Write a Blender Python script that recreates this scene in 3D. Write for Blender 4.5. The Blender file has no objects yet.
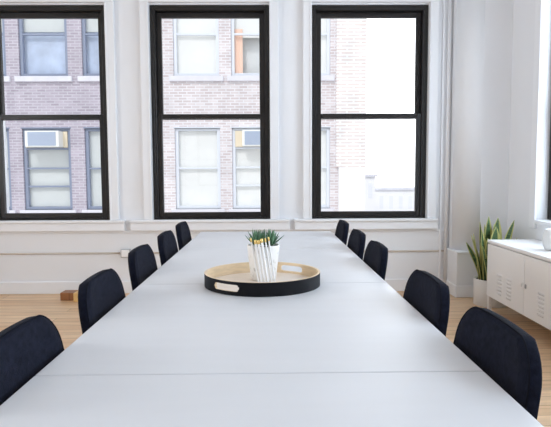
import bpy, bmesh, math, random
from mathutils import Vector, Matrix
random.seed(7)
PI = math.pi
S = bpy.context.scene
COL = S.collection

# ------------------------------------------------------------------ helpers
def lin(c):
    return tuple((v / 12.92 if v <= .04045 else ((v + .055) / 1.055) ** 2.4) for v in c)

def rgb(r, g, b):
    return lin((r / 255., g / 255., b / 255.)) + (1.,)

class NT:
    """tiny wrapper for a material's node tree"""
    def __init__(self, name):
        self.m = bpy.data.materials.new(name)
        self.m.use_nodes = True
        self.t = self.m.node_tree
        self.b = self.t.nodes['Principled BSDF']
        self.out = self.t.nodes['Material Output']
    def n(self, typ, **kw):
        nd = self.t.nodes.new(typ)
        for k, v in kw.items():
            if k in nd.inputs:
                nd.inputs[k].default_value = v
            else:
                setattr(nd, k, v)
        return nd
    def l(self, a, b):
        self.t.links.new(a, b)

def mat(name, col, rough=.6, metal=0., var=0., vscale=8., bump=0., bscale=60., spec=.5, sheen=0., stretch=(1, 1, 1)):
    q = NT(name)
    b = q.b
    b.inputs['Roughness'].default_value = rough
    b.inputs['Metallic'].default_value = metal
    b.inputs['Specular IOR Level'].default_value = spec
    b.inputs['Base Color'].default_value = col
    if sheen:
        b.inputs['Sheen Weight'].default_value = sheen
        b.inputs['Sheen Roughness'].default_value = .4
    tc = q.n('ShaderNodeTexCoord')
    mp = q.n('ShaderNodeMapping')
    mp.inputs['Scale'].default_value = stretch
    q.l(tc.outputs['Object'], mp.inputs['Vector'])
    if var > 0:
        no = q.n('ShaderNodeTexNoise', Scale=vscale, Detail=4.)
        q.l(mp.outputs[0], no.inputs['Vector'])
        cr = q.n('ShaderNodeValToRGB')
        cr.color_ramp.elements[0].position = .3
        cr.color_ramp.elements[1].position = .7
        cr.color_ramp.elements[0].color = tuple(max(0, v * (1 - var)) for v in col[:3]) + (1,)
        cr.color_ramp.elements[1].color = tuple(min(1, v * (1 + var)) for v in col[:3]) + (1,)
        q.l(no.outputs[0], cr.inputs[0])
        q.l(cr.outputs[0], b.inputs['Base Color'])
    if bump > 0:
        n2 = q.n('ShaderNodeTexNoise', Scale=bscale, Detail=3.)
        q.l(mp.outputs[0], n2.inputs['Vector'])
        bp = q.n('ShaderNodeBump', Strength=bump, Distance=.01)
        q.l(n2.outputs[0], bp.inputs['Height'])
        q.l(bp.outputs[0], b.inputs['Normal'])
    return q.m

def brick_mat(name, c1, c2, mortar, w=.21, h=.067, ms=.012, rough=.9):
    q = NT(name)
    tc = q.n('ShaderNodeTexCoord')
    sp = q.n('ShaderNodeSeparateXYZ')
    cb = q.n('ShaderNodeCombineXYZ')
    ad = q.n('ShaderNodeMath', operation='ADD')
    q.l(tc.outputs['Object'], sp.inputs[0])
    q.l(sp.outputs[0], ad.inputs[0]); q.l(sp.outputs[1], ad.inputs[1])
    q.l(ad.outputs[0], cb.inputs[0]); q.l(sp.outputs[2], cb.inputs[1])
    br = q.n('ShaderNodeTexBrick', Scale=1., Color1=c1, Color2=c2, Mortar=mortar)
    br.inputs['Brick Width'].default_value = w
    br.inputs['Row Height'].default_value = h
    br.inputs['Mortar Size'].default_value = ms
    q.l(cb.outputs[0], br.inputs['Vector'])
    no = q.n('ShaderNodeTexNoise', Scale=1.6, Detail=6.)
    q.l(tc.outputs['Object'], no.inputs['Vector'])
    mx = q.n('ShaderNodeMix', data_type='RGBA', blend_type='MULTIPLY')
    mx.inputs[0].default_value = .5
    cr = q.n('ShaderNodeValToRGB')
    cr.color_ramp.elements[0].position = .3; cr.color_ramp.elements[0].color = (.6, .6, .62, 1)
    cr.color_ramp.elements[1].position = .65; cr.color_ramp.elements[1].color = (1, 1, 1, 1)
    q.l(no.outputs[0], cr.inputs[0])
    q.l(br.outputs['Color'], mx.inputs[6]); q.l(cr.outputs[0], mx.inputs[7])
    q.l(mx.outputs[2], q.b.inputs['Base Color'])
    bp = q.n('ShaderNodeBump', Strength=.4, Distance=.01, invert=True)
    q.l(br.outputs['Fac'], bp.inputs['Height']); q.l(bp.outputs[0], q.b.inputs['Normal'])
    q.b.inputs['Roughness'].default_value = rough
    return q.m

def plank_mat(name, cols, along='x', w=1.3, h=.11, rough=.4):
    """wooden boards running along one horizontal axis"""
    q = NT(name)
    tc = q.n('ShaderNodeTexCoord')
    sp = q.n('ShaderNodeSeparateXYZ'); cb = q.n('ShaderNodeCombineXYZ')
    q.l(tc.outputs['Object'], sp.inputs[0])
    a, b_ = (0, 1) if along == 'x' else (1, 0)
    q.l(sp.outputs[a], cb.inputs[0]); q.l(sp.outputs[b_], cb.inputs[1])
    br = q.n('ShaderNodeTexBrick', Scale=1., Color1=cols[0], Color2=cols[1], Mortar=cols[2])
    br.inputs['Brick Width'].default_value = w
    br.inputs['Row Height'].default_value = h
    br.inputs['Mortar Size'].default_value = .0022
    br.inputs['Bias'].default_value = -.1
    br.offset_frequency = 3; br.offset = .37
    q.l(cb.outputs[0], br.inputs['Vector'])
    mp = q.n('ShaderNodeMapping'); mp.inputs['Scale'].default_value = (1.5, 26, 1)
    q.l(cb.outputs[0], mp.inputs['Vector'])
    no = q.n('ShaderNodeTexNoise', Scale=1.2, Detail=6., Roughness=.6)
    q.l(mp.outputs[0], no.inputs['Vector'])
    cr = q.n('ShaderNodeValToRGB')
    cr.color_ramp.elements[0].position = .3; cr.color_ramp.elements[0].color = (.62, .58, .55, 1)
    cr.color_ramp.elements[1].position = .62; cr.color_ramp.elements[1].color = (1, 1, 1, 1)
    q.l(no.outputs[0], cr.inputs[0])
    mx = q.n('ShaderNodeMix', data_type='RGBA', blend_type='MULTIPLY'); mx.inputs[0].default_value = .75
    q.l(br.outputs['Color'], mx.inputs[6]); q.l(cr.outputs[0], mx.inputs[7])
    q.l(mx.outputs[2], q.b.inputs['Base Color'])
    q.b.inputs['Roughness'].default_value = rough
    return q.m

def glass_mat(name, tint=(1, 1, 1, 1), refl=1.):
    q = NT(name)
    q.t.nodes.remove(q.b)
    tr = q.n('ShaderNodeBsdfTransparent', Color=tint)
    gl = q.n('ShaderNodeBsdfGlossy', Color=(1, 1, 1, 1), Roughness=.02)
    fr = q.n('ShaderNodeFresnel', IOR=1.45)
    mu = q.n('ShaderNodeMath', operation='MULTIPLY'); mu.inputs[1].default_value = refl
    mx = q.n('ShaderNodeMixShader')
    ge = q.n('ShaderNodeNewGeometry')       # reflect once, on the outer face of the pane only
    iv = q.n('ShaderNodeMath', operation='SUBTRACT'); iv.inputs[0].default_value = refl
    q.l(ge.outputs['Backfacing'], iv.inputs[1]); q.l(iv.outputs[0], mu.inputs[1]); iv.use_clamp = True
    q.l(fr.outputs[0], mu.inputs[0]); q.l(mu.outputs[0], mx.inputs[0])
    q.l(tr.outputs[0], mx.inputs[1]); q.l(gl.outputs[0], mx.inputs[2])
    q.l(mx.outputs[0], q.out.inputs[0])
    return q.m

# --- bmesh shapes
def bx(bm, x0, x1, y0, y1, z0, z1, bev=0., seg=2, mi=0):
    vs = [bm.verts.new((x, y, z)) for x in (x0, x1) for y in (y0, y1) for z in (z0, z1)]
    q = [(0, 1, 3, 2), (4, 6, 7, 5), (0, 4, 5, 1), (2, 3, 7, 6), (0, 2, 6, 4), (1, 5, 7, 3)]
    fs = [bm.faces.new([vs[i] for i in f]) for f in q]
    for f in fs:
        f.material_index = mi
    if bev > 0:
        es = list({e for f in fs for e in f.edges})
        r = bmesh.ops.bevel(bm, geom=es, offset=bev, segments=seg, affect='EDGES', profile=.5)
        for f in r['faces']:
            f.material_index = mi
    return bm

def tube(bm, pts, rad, seg=12, cap=True, mi=0):
    """round bar through pts; rad a number or a list"""
    pts = [Vector(p) for p in pts]
    rads = rad if isinstance(rad, (list, tuple)) else [rad] * len(pts)
    rings = []
    prev = None
    for i, p in enumerate(pts):
        d = (pts[min(i + 1, len(pts) - 1)] - pts[max(i - 1, 0)]).normalized()
        if prev is None:
            ref = Vector((0, 0, 1)) if abs(d.z) < .9 else Vector((1, 0, 0))
            u = d.cross(ref).normalized()
        else:
            u = (prev - d * prev.dot(d)).normalized()
        prev = u
        v = d.cross(u)
        rings.append([bm.verts.new(p + (u * math.cos(2 * PI * k / seg) + v * math.sin(2 * PI * k / seg)) * rads[i]) for k in range(seg)])
    for a, b in zip(rings, rings[1:]):
        for k in range(seg):
            f = bm.faces.new((a[k], a[(k + 1) % seg], b[(k + 1) % seg], b[k])); f.smooth = True; f.material_index = mi
    if cap:
        f = bm.faces.new(rings[0][::-1]); f.material_index = mi
        f = bm.faces.new(rings[-1]); f.material_index = mi
    return bm

def lathe(bm, prof, seg=48, c=(0, 0, 0), mi=0):
    """revolve (r, z) pairs; r 0 closes to a point"""
    rings = []
    for r, z in prof:
        if r <= 1e-6:
            rings.append([bm.verts.new((c[0], c[1], c[2] + z))])
        else:
            rings.append([bm.verts.new((c[0] + r * math.cos(2 * PI * k / seg), c[1] + r * math.sin(2 * PI * k / seg), c[2] + z)) for k in range(seg)])
    for a, b in zip(rings, rings[1:]):
        for k in range(seg):
            k2 = (k + 1) % seg
            if len(a) == 1 and len(b) == 1:
                continue
            if len(a) == 1:
                f = bm.faces.new((a[0], b[k2], b[k]))
            elif len(b) == 1:
                f = bm.faces.new((a[k], a[k2], b[0]))
            else:
                f = bm.faces.new((a[k], a[k2], b[k2], b[k]))
            f.smooth = True; f.material_index = mi
    return bm

def slab_holes(bm, axis, a0, a1, z0, z1, t0, t1, holes):
    """upright slab with rectangular holes. axis 'x': runs along x, thickness t0..t1 along y; axis 'y': the other way"""
    A = sorted({a0, a1} | {h[0] for h in holes} | {h[1] for h in holes})
    Z = sorted({z0, z1} | {h[2] for h in holes} | {h[3] for h in holes})
    A = [a for a in A if a0 <= a <= a1]; Z = [z for z in Z if z0 <= z <= z1]
    def P(a, z, t):
        return (a, t, z) if axis == 'x' else (t, a, z)
    V = {}
    def v(i, j, k):
        if (i, j, k) not in V:
            V[(i, j, k)] = bm.verts.new(P(A[i], Z[j], (t0, t1)[k]))
        return V[(i, j, k)]
    def solid(i, j):
        if i < 0 or j < 0 or i >= len(A) - 1 or j >= len(Z) - 1:
            return False
        ca, cz = (A[i] + A[i + 1]) / 2, (Z[j] + Z[j + 1]) / 2
        return not any(h[0] < ca < h[1] and h[2] < cz < h[3] for h in holes)
    for i in range(len(A) - 1):
        for j in range(len(Z) - 1):
            if not solid(i, j):
                continue
            for k in (0, 1):
                bm.faces.new((v(i, j, k), v(i + 1, j, k), v(i + 1, j + 1, k), v(i, j + 1, k)))
            if not solid(i - 1, j): bm.faces.new((v(i, j, 0), v(i, j + 1, 0), v(i, j + 1, 1), v(i, j, 1)))
            if not solid(i + 1, j): bm.faces.new((v(i + 1, j, 0), v(i + 1, j + 1, 0), v(i + 1, j + 1, 1), v(i + 1, j, 1)))
            if not solid(i, j - 1): bm.faces.new((v(i, j, 0), v(i + 1, j, 0), v(i + 1, j, 1), v(i, j, 1)))
            if not solid(i, j + 1): bm.faces.new((v(i, j + 1, 0), v(i + 1, j + 1, 0), v(i + 1, j + 1, 1), v(i, j + 1, 1)))
    bmesh.ops.recalc_face_normals(bm, faces=bm.faces[:])
    return bm

def prism(bm, poly, z0, z1, mi=0, smooth=False):
    """vertical prism over a plan polygon"""
    a = [bm.verts.new((x, y, z0)) for x, y in poly]
    b = [bm.verts.new((x, y, z1)) for x, y in poly]
    n = len(poly)
    for k in range(n):
        f = bm.faces.new((a[k], a[(k + 1) % n], b[(k + 1) % n], b[k])); f.material_index = mi; f.smooth = smooth
    bm.faces.new(a[::-1]).material_index = mi
    bm.faces.new(b).material_index = mi
    return bm

def B():
    return bmesh.new()

def obj(name, bm, m, parent=None, loc=None, recalc=True):
    if recalc:
        bmesh.ops.recalc_face_normals(bm, faces=bm.faces[:])
    me = bpy.data.meshes.new(name)
    bm.to_mesh(me); bm.free()
    for x in (m if isinstance(m, (list, tuple)) else [m]):
        me.materials.append(x)
    o = bpy.data.objects.new(name, me)
    COL.objects.link(o)
    if parent is not None:
        o.parent = parent
    if loc is not None:
        o.location = loc
    return o

def tag(o, label, cat, group=None):
    o['label'] = label; o['category'] = cat
    if group:
        o['group'] = group
    return o

def thing(name, label, cat, loc=(0, 0, 0), rz=0., group=None):
    o = bpy.data.objects.new(name, None)
    o.empty_display_size = .05
    COL.objects.link(o)
    o.location = loc; o.rotation_euler = (0, 0, rz)
    return tag(o, label, cat, group)

def struct(name, bm, m, parent=None, loc=None):
    o = obj(name, bm, m, parent, loc)
    if parent is None:
        o['kind'] = 'structure'
    return o

def dup(root, label, loc, rz):
    r = root.copy(); COL.objects.link(r)
    r.location = loc; r.rotation_euler = (0, 0, rz); r['label'] = label
    for ch in list(root.children):
        c = ch.copy(); COL.objects.link(c); c.parent = r
        for g in list(ch.children):
            d = g.copy(); COL.objects.link(d); d.parent = c
    return r

# ------------------------------------------------------------------ materials
M = {}
M['wall'] = mat('white_wall_paint', (.82, .835, .86, 1), .65, var=.01, vscale=2.5)
M['ceil'] = mat('ceiling_paint', (.82, .82, .82, 1), .8)
M['trim'] = mat('white_trim_paint', (.85, .865, .89, 1), .42)
M['floor'] = plank_mat('oak_floor', (rgb(228, 190, 148), rgb(240, 208, 170), rgb(160, 118, 80)), 'x')
M['frame'] = mat('dark_bronze_frame', (.017, .0155, .0155, 1), .32, var=.15, vscale=20, spec=.4)
M['glass'] = glass_mat('window_glass')
M['table'] = mat('white_laminate', (.635, .65, .675, 1), .40, var=.012, vscale=3, stretch=(1, 7, 1), spec=.55)
M['white_metal'] = mat('white_powder_coat', (.90, .90, .895, 1), .42, spec=.4)
M['fabric'] = mat('navy_wool', (.0085, .0100, .0185, 1), .9, var=.35, vscale=60, bump=.3, bscale=420, spec=.03, sheen=.05)
M['piping'] = mat('navy_piping', (.006, .0065, .011, 1), .9, spec=.1)
M['black_metal'] = mat('black_steel', (.012, .012, .013, 1), .4)
M['tray_black'] = mat('black_lacquer', (.007, .007, .009, 1), .5, var=.1, vscale=40, spec=.15)
M['tray_wood'] = mat('birch_veneer', rgb(222, 199, 165), .45, var=.10, vscale=6, stretch=(3, 3, 18))
M['tray_floor'] = mat('birch_tray_floor', rgb(228, 217, 205), .3, var=.05, vscale=5, stretch=(2, 14, 2))
M['succ'] = mat('succulent_green', rgb(84, 122, 92), .4, var=.3, vscale=30)
M['soil'] = mat('dark_soil', (.03, .022, .016, 1), .95, var=.4, vscale=60)
M['gold'] = mat('gold_foil', rgb(238, 208, 130), .35, metal=.35)
M['white_pencil'] = mat('white_lacquer', (.82, .82, .82, 1), .3)
M['white_pot'] = mat('white_ceramic', (.80, .79, .77, 1), .35)
M['jar'] = mat('white_porcelain', (.82, .84, .84, 1), .25)
M['leaf'] = mat('snake_leaf_green', rgb(92, 122, 84), .45, var=.55, vscale=16, stretch=(1, 1, 6))
M['leaf_edge'] = mat('snake_leaf_margin', rgb(206, 204, 130), .45)
M['conduit'] = mat('ivory_conduit', rgb(205, 195, 184), .5)
M['box_grey'] = mat('grey_metal_box', rgb(170, 172, 174), .45)
M['block'] = plank_mat('brown_wood', (rgb(150, 98, 56), rgb(164, 110, 66), rgb(90, 55, 30)), 'x', .5, .2)
M['block_end'] = mat('pale_wood', rgb(222, 184, 120), .5, var=.1, vscale=20)
M['shadow_gap'] = mat('dark_recess', (.02, .02, .02, 1), .9)
def marble():
    q = NT('marbled_ceramic')
    tc = q.n('ShaderNodeTexCoord')
    n1 = q.n('ShaderNodeTexNoise', Scale=22., Detail=5., Distortion=1.5)
    q.l(tc.outputs['Object'], n1.inputs['Vector'])
    cr = q.n('ShaderNodeValToRGB')
    e = cr.color_ramp.elements
    e[0].position = .30; e[0].color = (.45, .44, .42, 1)
    e[1].position = .42; e[1].color = (.80, .79, .77, 1)
    q.l(n1.outputs[0], cr.inputs[0]); q.l(cr.outputs[0], q.b.inputs['Base Color'])
    q.b.inputs['Roughness'].default_value = .4
    return q.m
M['marble'] = marble()
# outdoors
M['brick_grey'] = brick_mat('lavender_grey_brick', rgb(176, 166, 178), rgb(198, 188, 200), rgb(206, 202, 210))
M['brick_flare'] = brick_mat('flare_pale_brick', rgb(212, 198, 198), rgb(234, 226, 226), rgb(240, 238, 240))  # brightness of the window flare is put into this brick's colour
M['brick_pier'] = brick_mat('striped_pier_brick', rgb(236, 222, 216), rgb(240, 230, 226), rgb(255, 255, 255), .32, .082, .022)
M['stone'] = mat('pale_stone', rgb(226, 225, 231), .8, var=.04, vscale=5)
M['stucco'] = mat('white_render', rgb(244, 242, 242), .9)
M['opp_frame'] = mat('blue_grey_window_paint', rgb(140, 150, 172), .5)
M['opp_frame2'] = mat('flare_pale_window_paint', rgb(226, 231, 239), .5)  # frames paled along with the brick, flare included in the colour
M['refl_blind'] = mat('cream_reflection_blind', rgb(244, 241, 234), .9, var=.03, vscale=3)  # cream sky reflection of the panes, painted on a blind behind them
M['refl_blind_grey'] = mat('grey_reflection_blind', rgb(218, 219, 214), .9, var=.03, vscale=3)  # greyer pane reflection, likewise put into the blind's colour
M['room_dim'] = mat('far_room_wall', rgb(226, 226, 222), .9, var=.1, vscale=1.3)
M['refl_blue'] = mat('blue_sky_reflection', rgb(192, 203, 222), .9, var=.18, vscale=2.2)  # bluish sky reflection of the upper panes, painted on a sheet
M['curtain'] = mat('orange_curtain', rgb(255, 226, 206), .9)
M['ac_white'] = mat('air_conditioner_plastic', rgb(246, 246, 240), .5)
M['ac_grille'] = mat('air_conditioner_grille', rgb(184, 196, 214), .5)
M['plywood'] = mat('pale_infill_board', rgb(236, 222, 196), .8)
M['opp_glass'] = glass_mat('far_window_glass', (.98, .99, 1, 1), 1.)
M['street'] = mat('asphalt', rgb(150, 150, 154), .9, var=.1, vscale=1)
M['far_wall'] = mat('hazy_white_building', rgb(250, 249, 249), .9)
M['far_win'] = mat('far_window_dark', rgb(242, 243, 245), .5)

# ------------------------------------------------------------------ the room
WY = 5.336                 # inner face of the wall with the three windows
XR, XL, YB, ZC = 2.30, -4.60, -4.60, 3.35
TH = .32
W = [(-2.750, -1.580), (-1.154, .022), (.438, 1.596)]     # frame widths on the far wall
ZB, ZT = .742, 2.858

bm = B(); bx(bm, XL - .3, XR + .3, YB - .3, WY + TH, -.12, 0); struct('floor', bm, M['floor'])
bm = B(); bx(bm, XL - .3, XR + .3, YB - .3, WY + TH, ZC, ZC + .15); struct('ceiling', bm, M['ceil'])
bm = B(); slab_holes(bm, 'x', XL - .3, XR + .3, 0, ZC, WY, WY + TH, [(a, b, ZB, ZT) for a, b in W] + [(-4.3, -3.15, ZB, ZT)])
struct('wall_back', bm, M['wall'])
RW = [(3.20, 4.49), (1.45, 2.74), (-.30, .99), (-2.05, -.76)]
bm = B(); slab_holes(bm, 'y', YB - .3, WY, 0, ZC, XR, XR + .3, [(a, b, .80, 2.86) for a, b in RW]); struct('wall_right', bm, M['wall'])
FILL_WIN = [(.85, 2.15)]  # unseen opening, added so that fill light can enter from this side
bm = B(); slab_holes(bm, 'y', YB - .3, WY, 0, ZC, XL - .3, XL, [(a, b, .80, 2.86) for a, b in FILL_WIN]); struct('wall_left', bm, M['wall'])
bm = B(); bx(bm, XL, XR, YB - .3, YB, 0, ZC); struct('wall_front', bm, M['wall'])

def rect_frame(bm, a0, a1, z0, z1, t0, t1, sl, sr, sb, st, axis='x', bev=.004):
    """four bars round a rectangle"""
    def b(p0, p1, q0, q1):
        if axis == 'x': bx(bm, p0, p1, t0, t1, q0, q1, bev, 1)
        else: bx(bm, t0, t1, p0, p1, q0, q1, bev, 1)
    b(a0, a0 + sl, z0, z1); b(a1 - sr, a1, z0, z1)
    b(a0 + sl, a1 - sr, z0, z0 + sb); b(a0 + sl, a1 - sr, z1 - st, z1)

def pane(name, a0, a1, z0, z1, t, axis, parent, m, th=.005):
    bm = B()
    if axis == 'x': bx(bm, a0, a1, t, t + th, z0, z1)
    else: bx(bm, t, t + th, a0, a1, z0, z1)
    return obj(name, bm, m, parent)

def sash_window(n, a0, a1, z0, z1, t, axis='x', sgn=1):
    """dark double-hung window; t the inner plane, sgn the way out"""
    bm = B()
    T = lambda d0, d1: tuple(sorted((t + sgn * d0, t + sgn * d1)))
    d = T(.0, .13)
    rect_frame(bm, a0, a1, z0, z1, d[0], d[1], .050, .050, .022, .050, axis)
    # small inner stop bead
    d = T(-.006, .012)
    rect_frame(bm, a0 + .012, a1 - .012, z0 + .008, z1 - .014, d[0], d[1], .018, .018, .010, .018, axis, .003)
    fr = struct('window_%d' % n, bm, M['frame'])
    zm = z0 + .49 * (z1 - z0)
    A0, A1 = a0 + .050, a1 - .050
    # lower sash on the inner track
    d = T(.018, .058)
    bm = B(); rect_frame(bm, A0, A1, z0 + .022, zm + .022, d[0], d[1], .048, .048, .052, .046, axis)
    lo = obj('lower_sash', bm, M['frame'], fr)
    pane('glass_pane', A0 + .04, A1 - .04, z0 + .066, zm - .018, T(.036, .041)[0], axis, lo, M['glass'])
    # upper sash on the outer track
    d = T(.066, .106)
    bm = B(); rect_frame(bm, A0, A1, zm - .028, z1 - .05, d[0], d[1], .050, .050, .046, .054, axis)
    up = obj('upper_sash', bm, M['frame'], fr)
    pane('glass_pane', A0 + .04, A1 - .04, zm + .012, z1 - .098, T(.084, .089)[0], axis, up, M['glass'])
    return fr

for i, (a, b) in enumerate(W):
    sash_window(i + 1, a + .001, b - .001, ZB + .001, ZT - .001, WY + .012)
sash_window(4, -4.299, -3.151, ZB + .001, ZT - .001, WY + .012)
for i, (a, b) in enumerate(RW):
    sash_window(5 + i, a + .002, b - .002, .802, 2.858, XR + .085, 'y')
for i, (a, b) in enumerate(FILL_WIN):
    sash_window(9 + i, a + .002, b - .002, .802, 2.858, XL - .085, 'y', -1)  # added window, out of view, made for the left fill lamp

# casings, sills and aprons of the far wall (white woodwork)
tn = [0]
def trim(bm, m=None):
    tn[0] += 1
    return struct('trim_%d' % tn[0], bm, m or M['trim'])
WA = [(-4.3, -3.15)] + W
for a, b in WA:
    bm = B()
    e = .012
    for s0, s1 in ((a - .088, a - e), (b + e, b + .088)):
        bx(bm, s0, s1, WY - .045, WY, ZB + .0065, ZT + .012, .006, 2)
    # inner bead of the casing
    bx(bm, a - .020, a - .001, WY - .052, WY, ZB + .0065, ZT + .012, .004, 2)
    bx(bm, b + .001, b + .020, WY - .052, WY, ZB + .0065, ZT + .012, .004, 2)
    bx(bm, a - .088, b + .088, WY - .047, WY, ZT + .0125, ZT + .11, .006, 2)
    trim(bm)
# sills: long flat ledges with a groove between neighbours
SILL = [(-4.40, -3.06), (-2.90, -1.432), (-1.378, .218), (.258, 1.705)]
for a, b in SILL:
    bm = B()
    bx(bm, a, b, WY - .075, WY, .722, .748, .006, 2)
    bx(bm, a + .004, b - .004, WY - .055, WY, .640, .722, .004, 2)
    trim(bm)
# boards under the window band (panel seam)
bm = B(); bx(bm, XL, 1.80, WY - .012, WY, .612, .640, .004, 2); trim(bm)

# corner column with rounded edge above, square wainscot below
cx0, cy0 = 1.822, 5.045
r = .20
cu = cx0 + .012
poly = [(2.30, WY), (cu, WY), (cu, cy0 + r)]
poly += [(cu + r - r * math.cos(t), cy0 + r - r * math.sin(t)) for t in [PI / 2 * k / 12 for k in range(1, 13)]]
poly += [(2.30, cy0)]
bm = B(); prism(bm, poly, .44, ZC)
for f in bm.faces:
    f.smooth = abs(f.normal.z) < .5 and f.calc_area() < .15
o = struct('trim_20', bm, M['wall'])
bm = B(); bx(bm, cx0 - .008, 2.30, cy0 - .012, WY, 0, .425, .004, 2); struct('trim_21', bm, M['wall'])
bm = B(); bx(bm, cx0 - .016, 2.30, cy0 - .026, WY, .425, .445, .006, 2); struct('trim_22', bm, M['trim'])
# vertical beads in the recess between window and column
bm = B()
tube(bm, [(1.800, WY - .016, .10), (1.800, WY - .016, ZC)], .018, 16)
struct('trim_23', bm, M['trim'])
bm = B(); bx(bm, 1.735, 1.752, WY - .02, WY, .10, ZC, .004, 2); struct('trim_24', bm, M['trim'])

# skirting boards
bm = B(); bx(bm, XL, 1.81, WY - .020, WY, 0, .125, .006, 2); struct('baseboard_back', bm, M['trim'])
bm = B(); bx(bm, cx0 - .02, 2.30, cy0 - .028, WY - .03, 0, .115, .006, 2); struct('baseboard_column', bm, M['trim'])
bm = B(); bx(bm, XR - .02, XR, YB, cy0 - .03, 0, .125, .006, 2); struct('baseboard_right', bm, M['trim'])
bm = B(); bx(bm, XL, XL + .02, YB, WY, 0, .125, .006, 2); struct('baseboard_left', bm, M['trim'])

# right-hand windows: casing and sill on the wall face
for k, (a, b) in enumerate(RW):
    bm = B()
    bx(bm, XR - .022, XR, b, b + .10, .72, 2.859, .006, 2)
    bx(bm, XR - .022, XR, a - .10, a, .72, 2.859, .006, 2)
    bx(bm, XR - .022, XR, a - .10, b + .10, 2.86, 2.97, .006, 2)
    bx(bm, XR - .030, XR + .08, a, b, .768, .797, .006, 2)
    struct('trim_%d' % (30 + k), bm, M['trim'])

# conduit along the far wall and its junction box
bm = B(); tube(bm, [(XL + .02, WY - .0085, .412), (-1.50, WY - .0085, .412)], .009, 10)
c1 = obj('conduit', bm, M['conduit'])
tag(c1, 'thin ivory conduit on the wall, running from the junction box away from the cabinet', 'pipe')
bm = B(); tube(bm, [(-1.40, WY - .0085, .412), (1.70, WY - .0085, .412), (1.806, WY - .0085, .412)], .009, 10)
c2 = obj('conduit', bm, M['conduit'])
tag(c2, 'thin ivory conduit on the wall, running from the junction box to the corner column', 'pipe')
jb = thing('junction_box', 'small grey metal junction box on the wall, behind the third chair', 'electrical box', (-1.435, WY, .412))
bm = B(); bx(bm, -.048, .048, -.046, .001, -.042, .042, .006, 2); obj('box_body', bm, M['box_grey'], jb)
bm = B(); bx(bm, -.040, .040, -.052, -.046, -.036, .036, .003, 1); obj('cover_plate', bm, M['white_metal'], jb)

# small wooden block by the wall
wb = thing('wooden_block', 'small brown wooden block with a pale end, on the floor by the wall', 'block', (-1.912, 5.09, 0))
bm = B(); bx(bm, -.085, .060, -.06, .07, 0, .075, .004, 2); obj('block_body', bm, M['block'], wb)
bm = B(); bx(bm, .062, .105, -.12, .07, 0, .085, .004, 2); obj('end_piece', bm, M['block_end'], wb)

# ------------------------------------------------------------------ conference table
TX0, TX1, PL = -.541, .500, 1.0115
Y0 = 4.232 - 4 * PL
tb = thing('conference_table', 'long white conference table of four joined tops, with the round tray on it', 'table', ((TX0 + TX1) / 2, 2.2, 0))
def loc(bm, o):
    bmesh.ops.translate(bm, verts=bm.verts[:], vec=-Vector(o.location)); return bm
for k in range(4):
    y0 = Y0 + k * PL; y1 = y0 + PL
    bm = B(); bx(bm, TX0, TX1, y0 + .0012, y1 - .0012, .712, .740, .003, 2)
    obj('tabletop_panel', loc(bm, tb), M['table'], tb)
for k in range(4):
    yc = Y0 + (k + .5) * PL
    bm = B(); bx(bm, -.08, .04, yc - .06, yc + .06, .018, .680, .008, 2); obj('pedestal', loc(bm, tb), M['white_metal'], tb)
    bm = B(); bx(bm, -.16, .12, yc - .26, yc + .26, 0, .018, .006, 2); obj('foot_plate', loc(bm, tb), M['white_metal'], tb)
bm = B(); bx(bm, -.09, .05, Y0 + .1, Y0 + 4 * PL - .1, .680, .712, .004, 1); obj('under_rail', loc(bm, tb), M['white_metal'], tb)

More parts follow.
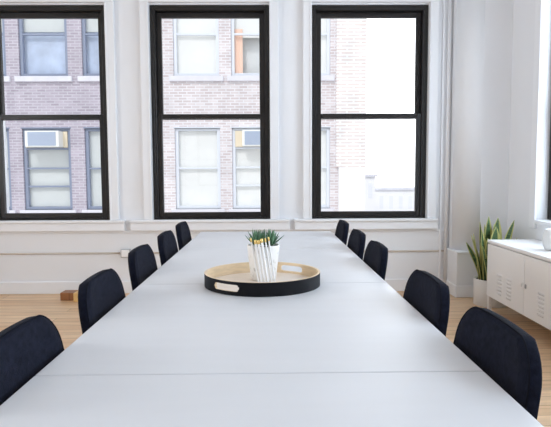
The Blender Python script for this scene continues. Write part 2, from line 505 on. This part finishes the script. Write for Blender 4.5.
# ------------------------------------------------------------------ chairs
# local axes: front of the chair = +y, width = x, origin on the floor under the backrest's mid
def back_pt(u, z, hw):
    """mid-surface of the backrest: wings curve forward, leans back as it rises"""
    x = u * hw
    y = CH['wing'] * (abs(x) / .23) ** 2.2 - CH['lean'] * (z - .50)
    return x, y
CH = dict(wing=.014, lean=.16, zb=.40, zt=.846, w0=.236, w1=.203, rad=.094, th=.028, arch=.008)
def backrest_bm():
    c = CH
    zs = [c['zb'] + (c['zt'] - c['rad'] - c['zb']) * k / 8 for k in range(8)]
    zs += [c['zt'] - c['rad'] + c['rad'] * math.sin(PI / 2 * k / 9) for k in range(10)]
    NU = 18
    def hw(z):
        t = (z - c['zb']) / (c['zt'] - c['zb'])
        w = c['w0'] + (c['w1'] - c['w0']) * t ** 1.3
        d = z - (c['zt'] - c['rad'])
        if d > 0:
            w -= c['rad'] - math.sqrt(max(0, c['rad'] ** 2 - d * d))
        db = c['zb'] + .06 - z
        if db > 0:
            w -= .06 - math.sqrt(max(0, .06 ** 2 - db * db))
        return w
    bm = B()
    def P(u, z, off):
        w = hw(z)
        x, y = back_pt(u, z, w)
        e = .004
        x2, y2 = back_pt(u + e, z, w); x1, y1 = back_pt(u - e, z, w)
        n = Vector((-(y2 - y1), x2 - x1, 0)).normalized()
        zz = z - c['arch'] * (x / .2) ** 2 * max(0, (z - .6) / .25)
        return Vector((x, y, zz)) + Vector((n.x, n.y, .16 * n.y)) * off
    # shrink the front and back faces a little so that the rim is rounded
    lay = [(-.5, .955), (-.46, .985), (-.33, 1.), (.33, 1.), (.46, .985), (.5, .955)]
    def ringpts(off, s):
        zc = (c['zb'] + c['zt']) / 2
        pts = []
        f = lambda u, z: P(u * s, zc + (z - zc) * (s if s == 1. else (1 - (1 - s) * .55)), off * c['th'])
        NZ = len(zs)
        for k in range(NU + 1): pts.append(f(-1 + 2 * k / NU, zs[0]))
        for k in range(1, NZ): pts.append(f(1, zs[k]))
        for k in range(1, NU + 1): pts.append(f(1 - 2 * k / NU, zs[-1]))
        for k in range(NZ - 2, 0, -1): pts.append(f(-1, zs[k]))
        return pts, f
    rings = []
    for off, s in lay:
        pts, f = ringpts(off, s)
        rings.append([bm.verts.new(p) for p in pts])
    n = len(rings[0])
    for a, b in zip(rings, rings[1:]):
        for k in range(n):
            bm.faces.new((a[k], a[(k + 1) % n], b[(k + 1) % n], b[k]))
    # fill front and back with grids
    NZ = len(zs)
    for ring, (off, s) in ((rings[0], lay[0]), (rings[-1], lay[-1])):
        _, f = ringpts(off, s)
        g = [[None] * (NU + 1) for _ in range(NZ)]
        i = 0
        for k in range(NU + 1): g[0][k] = ring[i]; i += 1
        for k in range(1, NZ): g[k][NU] = ring[i]; i += 1
        for k in range(1, NU + 1): g[NZ - 1][NU - k] = ring[i]; i += 1
        for k in range(NZ - 2, 0, -1): g[k][0] = ring[i]; i += 1
        for j in range(1, NZ - 1):
            for k in range(1, NU):
                p = f(-1 + 2 * k / NU, zs[j])
                g[j][k] = bm.verts.new(p + Vector((0, .006 * (1 if off > 0 else -1), 0)))
        for j in range(NZ - 1):
            for k in range(NU):
                bm.faces.new((g[j][k], g[j][k + 1], g[j + 1][k + 1], g[j + 1][k]))
    for f in bm.faces: f.smooth = True
    # seam line for the piping: the front rim ring
    rim = [v.co.copy() for v in rings[-2]]
    return bm, rim

def make_chair(label):
    t = thing('conference_chair', label, 'chair', group='navy fabric chairs along the white table')
    bm, rim = backrest_bm()
    br = obj('backrest', bm, M['fabric'], t)
    bm = B()
    NU, n = 18, len(rim)
    pts = rim[NU:] + [rim[0]]
    tube(bm, pts, .0022, 6); obj('piping', bm, M['piping'], br)
    # seat pad
    bm = B()
    prof = [(-.215, .0), (.215, .0)]
    N = 40
    def outline(s):
        p = []
        for k in range(N):
            a = 2 * PI * k / N
            c_, s_ = math.cos(a), math.sin(a)
            x = .222 * s * math.copysign(abs(c_) ** .5, c_); y = .20 * s * math.copysign(abs(s_) ** .5, s_)
            p.append((x * (1 + .06 * y / .2), y + .205))
        return p
    lv = [(.0, .402), (.90, .402), (.985, .412), (1., .430), (.985, .450), (.93, .462), (.7, .466), (.35, .462), (0., .460)]
    rings = []
    for s, z in lv:
        rings.append([bm.verts.new((0, .205, z))] if s == 0 else [bm.verts.new((x, y, z)) for x, y in outline(s)])
    for a, b in zip(rings, rings[1:]):
        for k in range(N):
            k2 = (k + 1) % N
            if len(a) == 1: bm.faces.new((a[0], b[k2], b[k]))
            elif len(b) == 1: bm.faces.new((a[k], a[k2], b[0]))
            else: bm.faces.new((a[k], a[k2], b[k2], b[k]))
    for f in bm.faces: f.smooth = True
    obj('seat', bm, M['fabric'], t)
    # under-frame and legs
    bm = B()
    tube(bm, [(-.17, .06, .393), (.17, .06, .393)], .010, 10); tube(bm, [(-.17, .34, .393), (.17, .34, .393)], .010, 10)
    tube(bm, [(-.17, .06, .393), (-.17, .34, .393)], .010, 10); tube(bm, [(.17, .06, .393), (.17, .34, .393)], .010, 10)
    obj('seat_frame', bm, M['black_metal'], t)
    for sx in (-1, 1):
        for y0, y1 in ((.06, .015), (.34, .375)):
            bm = B(); tube(bm, [(sx * .17, y0, .393), (sx * .205, y1, .0)], [.013, .009], 12)
            obj('leg', bm, M['black_metal'], t)
    return t

ORD = ['nearest the camera', 'second from the camera', 'third from the camera', 'fourth from the camera', 'farthest from the camera']
#           y,   x,   extra turn (deg)
LEFT = [(1.212, -.548, 0), (1.88, -.562, 0), (2.59, -.585, 0), (3.26, -.588, 0), (3.91, -.594, 0)]
RIGHT = [(1.26, .516, 0), (1.81, .512, 0), (2.68, .512, 0), (3.27, .512, 0), (3.96, .518, 0)]
proto = None
for side, rows in (('on the table side away from the cabinet', LEFT), ('on the cabinet side of the table', RIGHT)):
    for k, (y, x, dr) in enumerate(rows):
        rz = (-PI / 2 if x < 0 else PI / 2) + math.radians(dr)
        lab = 'navy fabric chair %s, %s' % (side, ORD[k])
        if proto is None:
            proto = make_chair(lab); proto.location = (x, y, 0); proto.rotation_euler = (0, 0, rz)
        else:
            dup(proto, lab, (x, y, 0), rz)

# ------------------------------------------------------------------ tray
TC = (-.026, 2.200, .740)
tr = thing('serving_tray', 'round black tray with pale wooden inside and slot handles, on the white table', 'tray', TC)
R1, R0, H = .2415, .2325, .054
bm = B()
NA, NZ = 360, 27
def in_slot(a, z):
    for a0 in (math.radians(-90 - 35.5), math.radians(90 - 35)):
        d = (a - a0 + PI) % (2 * PI) - PI
        s = d * R1; dz = z - .029
        hl, hh = .060, .0125
        xx = max(0, abs(s) - (hl - hh))
        if xx * xx + dz * dz < hh * hh: return True
    return False
vo = {}; vi = {}
for i in range(NA):
    a = 2 * PI * i / NA
    for j in range(NZ + 1):
        z = H * j / NZ
        vo[i, j] = bm.verts.new((R1 * math.cos(a), R1 * math.sin(a), z))
        vi[i, j] = bm.verts.new((R0 * math.cos(a), R0 * math.sin(a), z))
sol = lambda i, j: 0 <= j < NZ and not in_slot(2 * PI * ((i % NA) + .5) / NA, H * (j + .5) / NZ)
for i in range(NA):
    i2 = (i + 1) % NA
    for j in range(NZ):
        if not sol(i, j): continue
        f = bm.faces.new((vo[i, j], vo[i2, j], vo[i2, j + 1], vo[i, j + 1])); f.material_index = 0; f.smooth = True
        f = bm.faces.new((vi[i, j], vi[i, j + 1], vi[i2, j + 1], vi[i2, j])); f.material_index = 1; f.smooth = True
        if not sol(i, j + 1): bm.faces.new((vo[i, j + 1], vo[i2, j + 1], vi[i2, j + 1], vi[i, j + 1])).material_index = 1
        if not sol(i, j - 1): bm.faces.new((vo[i, j], vi[i, j], vi[i2, j], vo[i2, j])).material_index = 1
        if not sol(i - 1, j): bm.faces.new((vo[i, j], vo[i, j + 1], vi[i, j + 1], vi[i, j])).material_index = 1
        if not sol(i + 1, j): bm.faces.new((vo[i2, j], vi[i2, j], vi[i2, j + 1], vo[i2, j + 1])).material_index = 1
bmesh.ops.delete(bm, geom=[v for v in bm.verts if not v.link_faces], context='VERTS')
obj('rim', bm, [M['tray_black'], M['tray_wood']], tr, recalc=False)
bm = B(); lathe(bm, [(0, .001), (R0 - .0005, .001), (R0 - .0005, .007), (0, .007)], 96)
for f in bm.faces: f.smooth = False
obj('base', bm, M['tray_floor'], tr)
FZ = .747

# potted succulent
PC = (-.022, 2.262, FZ + .0005)
ps = thing('potted_succulent', 'spiky green succulent in a marbled white pot standing in the tray', 'plant', PC)
PH = .150
bm = B()
lathe(bm, [(0, 0), (.050, 0), (.054, .003), (.0705, PH - .004), (.0700, PH), (.0665, PH), (.0655, PH - .004), (.062, .115), (0, .113)], 48)
obj('pot', bm, M['marble'], ps)
bm = B(); lathe(bm, [(0, .114), (.0595, .116), (.0620, .130), (.035, .140), (0, .142)], 32); obj('soil', bm, M['soil'], ps)
bm = B()
rng = random.Random(3)
def spike(bm, base, d, L, w, mi=0):
    d = d.normalized()
    side = d.cross(Vector((0, 0, 1)))
    side = side.normalized() if side.length > .05 else Vector((1, 0, 0))
    nrm = side.cross(d).normalized()
    rings = []
    for k in range(7):
        t = k / 6
        ww = w * (.75 + .5 * t - 1.25 * t ** 2.2) if t < 1 else .0004
        ww = max(ww, .0005)
        c = base + d * L * t + nrm * (.10 * L * t * t)
        rings.append([bm.verts.new(c + side * ww), bm.verts.new(c + nrm * ww * .25 + side * ww * .3), bm.verts.new(c + nrm * ww * .25 - side * ww * .3), bm.verts.new(c - side * ww), bm.verts.new(c - nrm * ww * .55)])
    for a, b in zip(rings, rings[1:]):
        for k in range(5):
            f = bm.faces.new((a[k], a[(k + 1) % 5], b[(k + 1) % 5], b[k])); f.smooth = True
    bm.faces.new(rings[-1])
for cxo, cyo, n in ((-.028, -.004, 24), (.030, .004, 24), (0, .026, 12)):
    for k in range(n):
        a = 2 * PI * k * .381966 + rng.uniform(-.2, .2)
        el = math.radians(30 + 54 * (k / n) + rng.uniform(-5, 5))
        d = Vector((math.cos(a) * math.cos(el), math.sin(a) * math.cos(el), math.sin(el)))
        L = rng.uniform(.058, .074)
        spike(bm, Vector((cxo, cyo, .148)) + Vector((d.x, d.y, 0)) * .006, d, L, .0098)
obj('foliage', bm, M['succ'], ps)

# pencils leaning on the pot
def pencil(x_top, x_bot, y_bot, z_top, rad, label, tip=.017):
    a = Vector((x_bot, y_bot, FZ + .001))
    # touches the pot's rim a little in front of the wall
    zt = FZ + PH
    px = x_bot + (x_top - x_bot) * (PH / (z_top - FZ))
    dx = px - PC[0]
    yr = PC[1] - math.sqrt(max(1e-5, .0715 ** 2 - min(dx * dx, .0715 ** 2 * .9))) - rad - .001
    b_ = Vector((px, yr, zt))
    d = (b_ - a)
    e = a + d * ((z_top - a.z) / d.z)
    o = thing('white_pencil', label, 'pencil', a, group='white pencils with gold tips leaning on the pot')
    L = (e - a).length; u = (e - a).normalized()
    a2 = Vector((0, 0, rad * .6))
    bm = B(); tube(bm, [a2, a2 + u * (L - tip)], rad, 6)
    for f in bm.faces: f.smooth = False
    obj('shaft', bm, M['white_pencil'], o)
    bm = B(); tube(bm, [a2 + u * (L - tip), a2 + u * (L - .001), a2 + u * L], [rad * 1.04, rad * 1.04, rad * .85], 10)
    obj('gold_tip', bm, M['gold'], o)
    return o
PX = [(-.074, -.041, .0038, .929, 'thin white pencil with gold tip on the pot, outermost, nearest the front slot'),
      (-.055, -.029, .0062, .922, 'white pencil with gold tip on the pot, second counted from the front slot'),
      (-.042, -.016, .0062, .922, 'white pencil with gold tip on the pot, third counted from the front slot'),
      (-.029, -.003, .0062, .928, 'white pencil with gold tip on the pot, fourth counted from the front slot'),
      (-.014, .013, .0038, .931, 'thin white pencil with gold tip on the pot, fifth counted from the front slot'),
      (.000, .026, .0038, .935, 'thin white pencil with gold tip on the pot, farthest from the front slot')]
for xt, xb, rad, zt, lab in PX:
    pencil(xt, xb, 2.158, zt, rad, lab)

# ------------------------------------------------------------------ metal cabinet
CX, CY0, CY1, CZ = 1.882, 3.165, 4.495, .630
cb = thing('metal_cabinet', 'white metal two-door locker cabinet with slotted vents against the wall', 'cabinet', (2.085, 3.9, 0))
def L(bm): return loc(bm, cb)
bm = B()
bx(bm, CX + .018, 2.285, CY0 + .004, CY1 - .004, .145, .598, .004, 2)
obj('body', L(bm), M['white_metal'], cb)
bm = B(); bx(bm, CX - .003, 2.287, CY0, CY1, .603, CZ, .006, 2); obj('top', L(bm), M['white_metal'], cb)
mid = (CY0 + CY1) / 2
for k, (a, b) in enumerate(((CY0 + .006, mid - .003), (mid + .003, CY1 - .006))):
    # door with real louvre slots cut through its face
    holes = []
    dm = (a + b) / 2
    for cc in (dm - .085, dm + .085):
        for j in range(6):
            holes.append((cc - .042, cc + .042, .205 + .030 * j, .212 + .030 * j))
    bm = B(); slab_holes(bm, 'y', a, b, .149, .596, CX, CX + .014, holes)
    for h in holes:
        bx(bm, CX - .005, CX + .002, h[0] - .003, h[1] + .003, h[3] - .001, h[3] + .006, .0015, 1)
    d = obj('door', L(bm), M['white_metal'], cb, recalc=False)
    hy = b - .028 if k == 0 else a + .028
    bm = B()
    bx(bm, CX - .010, CX, hy - .007, hy + .007, .355, .385, .003, 2)
    obj('handle', L(bm), M['box_grey'] if k == 0 else M['white_metal'], d)
for x in (CX + .02, 2.262):
    for y in (CY0 + .022, CY1 - .022):
        bm = B(); bx(bm, x - .014, x + .014, y - .014, y + .014, 0, .145, .003, 1); obj('leg', L(bm), M['white_metal'], cb)

# white jar on the cabinet
jr = thing('white_jar', 'rounded white porcelain jar standing on the metal cabinet', 'jar', (2.108, 3.84, CZ + .001))
bm = B()
lathe(bm, [(0, 0), (.058, 0), (.070, .006), (.082, .040), (.0865, .080), (.082, .122), (.072, .150), (.066, .154), (.060, .150), (.070, .118), (.070, .03), (0, .022)], 48)
obj('jar_body', bm, M['jar'], jr)

# ------------------------------------------------------------------ snake plant
SP = (2.030, 4.755, 0)
sp = thing('potted_snake_plant', 'snake plant with yellow-edged upright leaves in a white floor pot behind the cabinet', 'plant', SP)
bm = B(); lathe(bm, [(0, 0), (.144, 0), (.147, .004), (.149, .236), (.147, .240), (.138, .240), (.136, .235), (.130, .215), (0, .213)], 56); obj('pot', bm, M['white_pot'], sp)
bm = B(); lathe(bm, [(0, .214), (.128, .216), (.131, .228), (.06, .236), (0, .237)], 40); obj('soil', bm, M['soil'], sp)
def sword(base, lean, Ln, w, face, twist=.5):
    """upright leaf; lean = top offset (x, y); face = heading of the blade's flat side"""
    bm = B()
    NS, prof = 16, [(-1., 0.), (-.62, .14), (-.3, .25), (0, .28), (.3, .25), (.62, .14), (1., 0.)]
    rows = []
    for k in range(NS + 1):
        t = k / NS
        w_ = 1.8 * w * (.55 + 1.0 * t - .35 * t * t) * (1 if t < .6 else max(.02, 1 - ((t - .6) / .4) ** 1.9))
        a = face + twist * t + .15 * math.sin(3 * t)
        ux, uy = math.cos(a), math.sin(a)
        c = Vector(base) + Vector((lean[0] * t ** 1.5, lean[1] * t ** 1.5, Ln * t))
        fr = [bm.verts.new(c + Vector((ux, uy, 0)) * (w_ * s) + Vector((-uy, ux, 0)) * (w_ * d)) for s, d in prof]
        bk = [bm.verts.new(c + Vector((ux, uy, 0)) * (w_ * s) + Vector((-uy, ux, 0)) * (w_ * d - .004)) for s, d in prof]
        rows.append((fr, bk))
    for (f0, b0), (f1, b1) in zip(rows, rows[1:]):
        for k in range(6):
            mi = 1 if k in (0, 5) else 0
            for q in ((f0[k], f0[k + 1], f1[k + 1], f1[k]), (b0[k + 1], b0[k], b1[k], b1[k + 1])):
                f = bm.faces.new(q); f.material_index = mi; f.smooth = True
        for k in (0, 6):
            f = bm.faces.new((f0[k], b0[k], b1[k], f1[k])); f.material_index = 1
    for fr, bk in (rows[0], rows[-1]):
        for k in range(6):
            bm.faces.new((fr[k], fr[k + 1], bk[k + 1], bk[k]))
    return obj('leaf', bm, [M['leaf'], M['leaf_edge']], sp)
z0 = .222
LV = [((-.095, -.03, z0), (-.115, -.02), .42, .021, .5, .6),
      ((-.075, -.06, z0), (-.055, -.02), .47, .022, .2, .5),
      ((-.085, .02, z0), (-.145, .00), .35, .015, -.4, .8),
      ((-.045, -.075, z0), (-.030, -.01), .40, .020, -.3, .6),
      ((-.035, .0, z0), (.000, .0), .585, .030, .1, .4),
      ((-.015, -.07, z0), (.015, -.01), .50, .034, .0, .3),
      ((.015, -.02, z0), (.035, .02), .575, .033, -.2, .5),
      ((.035, .05, z0), (.06, .03), .52, .022, .4, .6),
      ((.045, -.05, z0), (.14, .02), .555, .017, -.5, .4),
      ((.08, .02, z0), (.135, .02), .50, .016, .3, .7),
      ((.05, -.09, z0), (.13, -.01), .40, .014, .0, .6),
      ((-.01, .085, z0), (-.01, .04), .50, .020, .2, .5),
      ((.095, -.02, z0), (.12, .0), .38, .018, .1, .5),
      ((-.105, .01, z0), (-.075, -.03), .43, .016, .7, .4),
      ((-.055, -.085, z0), (-.075, -.02), .33, .017, .1, .5),
      ((-.02, -.095, z0), (-.045, -.01), .36, .019, -.1, .5),
      ((-.06, .06, z0), (-.03, .0), .53, .021, .5, .3),
      ((-.07, -.01, z0), (-.02, -.02), .42, .020, -.6, .5),
      ((.0, -.04, z0), (-.01, -.02), .52, .025, .3, .3)]
for q in LV:
    sword(*q)

# ------------------------------------------------------------------ ceiling lamps (above the frame)
def lamp_mat():
    q = NT('lamp_diffuser')
    q.b.inputs['Base Color'].default_value = (.9, .9, .9, 1)
    q.b.inputs['Emission Color'].default_value = (1, .95, .88, 1)
    q.b.inputs['Emission Strength'].default_value = 2.
    return q.m

# ------------------------------------------------------------------ outdoors: brick houses across the street
FY = 13.0
ROWS = [(.35, 2.32), (3.56, 5.53)]
def opp_window(parent, x0, x1, z0, z1, kind, fm, ac=None):
    """one window of the far facade, set back in its opening; kind picks rails and what hangs behind the glass"""
    y = FY + .05
    bm = B()
    rect_frame(bm, x0 + .002, x1 - .002, z0 + .002, z1 - .002, y, y + .10, .075, .075, .075, .06, 'x', .005)
    h = z1 - z0
    rails = {'sash': [.51], 'ac': [.515, .29, .755], 'plain': [.51]}[kind]
    for t in rails:
        bx(bm, x0 + .075, x1 - .075, y + .01, y + .07, z0 + h * t - .022, z0 + h * t + .022, .004, 1)
    w = obj('window', bm, fm, parent)
    top = z1 - .06 if kind != 'ac' else z0 + h * .755
    pane('window_pane', x0 + .07, x1 - .07, z0 + .07, top, y + .045, 'x', w, M['opp_glass'])
    return w

def facade(name, label, xa, xb, cols, bmat, fm, depth=7., zt=6.6, pier=None):
    t = thing(name, label, 'building', ((xa + xb) / 2, FY, -9))
    def LL(bm): return loc(bm, t)
    holes = [(a, b, z0, z1) for a, b in cols for z0, z1 in ROWS]
    bm = B(); slab_holes(bm, 'x', xa, xb, -9, zt, FY, FY + .32, holes); obj('brick_wall', LL(bm), bmat, t)
    bm = B()
    bx(bm, xa + .01, xb - .01, FY + .95, FY + depth, -9, zt)          # core of the house
    bx(bm, xa, xa + .2, FY + .32, FY + depth, -9, zt); bx(bm, xb - .2, xb, FY + .32, FY + depth, -9, zt)
    bx(bm, xa, xb, FY + .32, FY + depth, zt - .2, zt)
    obj('house_body', LL(bm), [bmat], t)
    for r_, (z0, z1) in enumerate(ROWS):
        for a, b in cols:
            bm = B(); bx(bm, a - .10, b + .10, FY - .07, FY + .14, z0 - .13, z0, .01, 1); obj('window_sill', LL(bm), M['stone'], t)
            if r_ == 0:
                bm = B(); bx(bm, a - .02, b + .02, FY - .012, FY + .10, z1, z1 + .03, .004, 1); obj('lintel', LL(bm), fm, t)
    return t, LL

def shift_children(t, objs):
    for o in objs:
        for v in o.data.vertices:
            v.co -= Vector(t.location)

def fit(t, before):
    new = [o for o in bpy.data.objects if o not in before]
    shift_children(t, [o for o in new if o.type == 'MESH'])

LC = [(-8.86, -7.72), (-7.40, -6.25), (-5.94, -4.78), (-4.44, -3.32)]
RC = [(-2.26, -1.16), (-.87, .23), (.42, 1.52)]
hl, LLl = facade('brick_building', 'lavender-grey brick building across the street, with blue-grey sash windows', -10.5, -2.9, LC, M['brick_grey'], M['opp_frame'])
hr, LLr = facade('brick_building', 'flare-paled brick building across the street, ending at a striped corner pier', -2.895, 2.36, RC, M['brick_flare'], M['opp_frame2'])
before = set(bpy.data.objects)
AC = []
for a, b in LC:
    for r_, (z0, z1) in enumerate(ROWS):
        ac = (r_ == 0 and abs(a + 5.94) < .01)
        opp_window(hl, a, b, z0, z1, 'ac' if ac else 'sash', M['opp_frame'])
        if ac: AC.append((a, b, z0, z1, 0))
        bm = B(); 
        if r_ == 0: bx(bm, a + .001, b - .001, FY + .16, FY + .175, z0 + .001, z1 - .001)
        else: bx(bm, a + .001, b - .001, FY + .16, FY + .175, z0 + 1.08, z1 - .001)
        obj('reflection_blind', bm, M['refl_blind_grey'], hl)  # stands in for the sky reflected in the panes
        if r_ == 1:
            bm = B(); bx(bm, a + .001, b - .001, FY + .19, FY + .20, z0 + .001, z0 + 1.3); obj('blue_reflection_sheet', bm, M['refl_blue'], hl)  # sheet coloured as the blue lower half of the pane reflection
        bm = B(); bx(bm, a - .06, b + .06, FY + .40, FY + .42, z0 - .1, z1 + .1); obj('inner_wall', bm, M['room_dim'], hl)
fit(hl, before)
before = set(bpy.data.objects)
for i, (a, b) in enumerate(RC):
    for r_, (z0, z1) in enumerate(ROWS):
        ac = (r_ == 0 and i == 1)
        opp_window(hr, a, b, z0, z1, 'ac' if ac else 'sash', M['opp_frame2'])
        if ac: AC.append((a, b, z0, z1, 1))
        bm = B()
        if r_ == 1 and i == 1:
            # an orange curtain drawn to one side
            n = 26
            fr = [(a + .075 + .20 * k / n, FY + .17 + .012 * math.sin(k * 1.45)) for k in range(n + 1)]
            prism(bm, fr + [(x, y + .008) for x, y in fr[::-1]], z0 - .02, z0 + 1.15)
            obj('curtain', bm, M['curtain'], hr)
            bm = B(); bx(bm, a + .001, b - .001, FY + .20, FY + .215, z0 + .95, z1 - .001)
            obj('reflection_blind', bm, M['refl_blind'], hr)
        else:
            bx(bm, a + .001, b - .001, FY + .16, FY + .175, z0 + .001, z1 - .001)
            obj('reflection_blind', bm, M['refl_blind'], hr)  # its cream colour stands in for sky reflected in the glass
        bm = B(); bx(bm, a - .06, b + .06, FY + .40, FY + .42, z0 - .1, z1 + .1); obj('inner_wall', bm, M['room_dim'], hr)
# striped pier at the corner and its plain white foot
bm = B(); bx(bm, 1.66, 2.375, FY - .10, FY + .3, 1.36, 6.6); obj('corner_pier', bm, M['brick_pier'], hr)
bm = B(); bx(bm, 1.72, 2.37, FY - .09, FY + .3, -9, 1.36); obj('pier_foot', bm, M['stucco'], hr)
fit(hr, before)
# window air conditioners
for (a, b, z0, z1, w_) in AC:
    h = z1 - z0
    za, zb = z0 + h * .755 + .03, z1 - .07
    lab = ('white window air conditioner in the lavender-grey brick building' if w_ == 0 else 'white window air conditioner with a board beside it, in the flare-paled brick building')
    x0, x1 = (a + .08, b - .08) if w_ == 0 else (a + .26, b - .0760)
    t = thing('air_conditioner', lab, 'air conditioner', ((x0 + x1) / 2, FY, za))
    bm = B(); bx(bm, x0 + (.10 if w_ == 0 else 0), x1 - (.10 if w_ == 0 else 0), FY - .26, FY + .045, za, zb, .012, 2); obj('case', loc(bm, t), M['ac_white'], t)
    g0, g1 = (x0 + .17, x1 - .17) if w_ == 0 else (x0 + .06, x1 - .04)
    bm = B()
    n = 11
    for k in range(n):
        zz = za + .04 + (zb - za - .08) * k / (n - 1)
        bx(bm, g0, g1, FY - .272, FY - .255, zz - .010, zz + .010)
    bx(bm, g0, g1, FY - .264, FY - .255, za + .03, zb - .03)
    obj('grille', loc(bm, t), M['ac_grille'], t)
    bm = B()
    if w_ == 0:
        bx(bm, x0, x0 + .098, FY + .02, FY + .04, za, zb); bx(bm, x1 - .098, x1, FY + .02, FY + .04, za, zb)
    else:
        bx(bm, a + .078, x0 - .002, FY + .02, FY + .04, za, zb)
    obj('infill_board', loc(bm, t), M['plywood'], t)
bm = B(); bx(bm, -60, 60, WY + 1., 140, -9.3, -9.02); s = obj('ground_street', bm, M['street']); s['kind'] = 'structure'
# distant low houses past the corner
for (x0, x1, y, zt, lab) in ((6.6, 8.1, 40., .95, 'low white building far off, nearest the corner pier'),
                             (8.6, 14.5, 46., -.25, 'long low white building far off beyond the corner pier')):
    t = thing('distant_building', lab, 'building', ((x0 + x1) / 2, y, -9.02))
    bm = B(); bx(bm, x0, x1, y, y + 6, -9.02, zt); obj('walls', loc(bm, t), M['far_wall'], t)
    bm = B(); bx(bm, x0 - .15, x1 + .15, y - .15, y + 6.15, zt, zt + .18); obj('roof_edge', loc(bm, t), M['stone'], t)
    n = max(2, int((x1 - x0) / .8))
    for k in range(n):
        xx = x0 + (k + .5) * (x1 - x0) / n
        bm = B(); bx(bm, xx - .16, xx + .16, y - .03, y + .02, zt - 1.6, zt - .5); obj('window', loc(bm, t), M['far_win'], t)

# ------------------------------------------------------------------ light
HAZE = 2.6
w = bpy.data.worlds.new('sky'); S.world = w; w.use_nodes = True
nt = w.node_tree; bg = nt.nodes['Background']
tc = nt.nodes.new('ShaderNodeTexCoord'); sx = nt.nodes.new('ShaderNodeSeparateXYZ'); cr = nt.nodes.new('ShaderNodeValToRGB')
nt.links.new(tc.outputs['Generated'], sx.inputs[0]); nt.links.new(sx.outputs[2], cr.inputs[0])
cr.color_ramp.elements[0].position = .0; cr.color_ramp.elements[0].color = (.97, .98, 1., 1)
cr.color_ramp.elements[1].position = .8; cr.color_ramp.elements[1].color = (.74, .85, 1., 1)
# hazy bright part of the sky round the hidden sun, past the corner of the houses
dp = nt.nodes.new('ShaderNodeVectorMath'); dp.operation = 'DOT_PRODUCT'
dp.inputs[1].default_value = Vector((.34, 1., .30)).normalized()
nm = nt.nodes.new('ShaderNodeVectorMath'); nm.operation = 'NORMALIZE'
nt.links.new(tc.outputs['Generated'], nm.inputs[0]); nt.links.new(nm.outputs[0], dp.inputs[0])
mr = nt.nodes.new('ShaderNodeMapRange'); mr.interpolation_type = 'SMOOTHSTEP'
mr.inputs['From Min'].default_value = .80; mr.inputs['From Max'].default_value = .995
mr.inputs['To Min'].default_value = 0.; mr.inputs['To Max'].default_value = HAZE
nt.links.new(dp.outputs['Value'], mr.inputs['Value'])
hz = nt.nodes.new('ShaderNodeMix'); hz.data_type = 'RGBA'; hz.blend_type = 'ADD'; hz.inputs[0].default_value = 1.; hz.clamp_result = False
hc = nt.nodes.new('ShaderNodeVectorMath'); hc.operation = 'SCALE'; hc.inputs[0].default_value = (.93, .965, 1.)
nt.links.new(mr.outputs[0], hc.inputs['Scale'])
nt.links.new(cr.outputs[0], hz.inputs[6]); nt.links.new(hc.outputs[0], hz.inputs[7])
nt.links.new(hz.outputs[2], bg.inputs[0])
bg.inputs[1].default_value = 1.12

def area(name, loc_, rot, sx_, sy_, power, col):
    l = bpy.data.lights.new(name, 'AREA'); l.shape = 'RECTANGLE'; l.size = sx_; l.size_y = sy_; l.energy = power; l.color = col
    o = bpy.data.objects.new(name, l); COL.objects.link(o); o.location = loc_; o.rotation_euler = rot
    return o
for i, (a, b) in enumerate(RW):
    area('daylight_side_window', (XR + .45, (a + b) / 2, 1.85), (0, PI / 2, 0), 2.0, 1.25, (64, 56, 66, 56)[i], (.72, .85, 1.))
for i, (a, b) in enumerate(FILL_WIN):
    area('added_left_fill', (XL - .45, (a + b) / 2, 1.85), (0, -PI / 2, 0), 2.0, 1.2, 135, (.96, .98, 1.))  # unseen area lamp, added to fill the room from the left
sun = bpy.data.lights.new('sun', 'SUN'); sun.energy = 1.25; sun.angle = math.radians(12); sun.color = (1., .98, .96)
so = bpy.data.objects.new('sun', sun); COL.objects.link(so); so.rotation_euler = Vector((.35, 1., -1.0)).to_track_quat('-Z', 'Y').to_euler()

# ------------------------------------------------------------------ camera
cam = bpy.data.cameras.new('camera'); co = bpy.data.objects.new('camera', cam); COL.objects.link(co)
F = 530.
Y = Vector((-7.5, 39.5, F)).normalized()          # table direction in camera axes (right, up, forward)
d = Vector((.005, -1., 0)); d.z = -(d.x * Y.x + d.y * Y.y) / Y.z
Zc = -d.normalized(); Xc = Y.cross(Zc)
if Xc.x < 0: Xc = -Xc
# rows = world axes in camera axes; camera looks along -z
R = Matrix(((Xc.x, Xc.y, -Xc.z), (Y.x, Y.y, -Y.z), (Zc.x, Zc.y, -Zc.z)))
co.matrix_world = Matrix.Translation((0, 0, 1.20)) @ R.to_4x4()
cam.sensor_fit = 'HORIZONTAL'; cam.sensor_width = 36.; cam.lens = 36. * F / 551.
cam.clip_start = .05; cam.clip_end = 300
S.camera = co

# ------------------------------------------------------------------ view
S.view_settings.view_transform = 'Standard'
S.view_settings.look = 'None'
S.view_settings.gamma = 1.
S.view_settings.use_curve_mapping = False
S.view_settings.exposure = 0.
S.cycles.use_denoising = True
S.cycles.max_bounces = 12
S.cycles.diffuse_bounces = 6
S.cycles.transparent_max_bounces = 16
S.cycles.sample_clamp_indirect = 6.
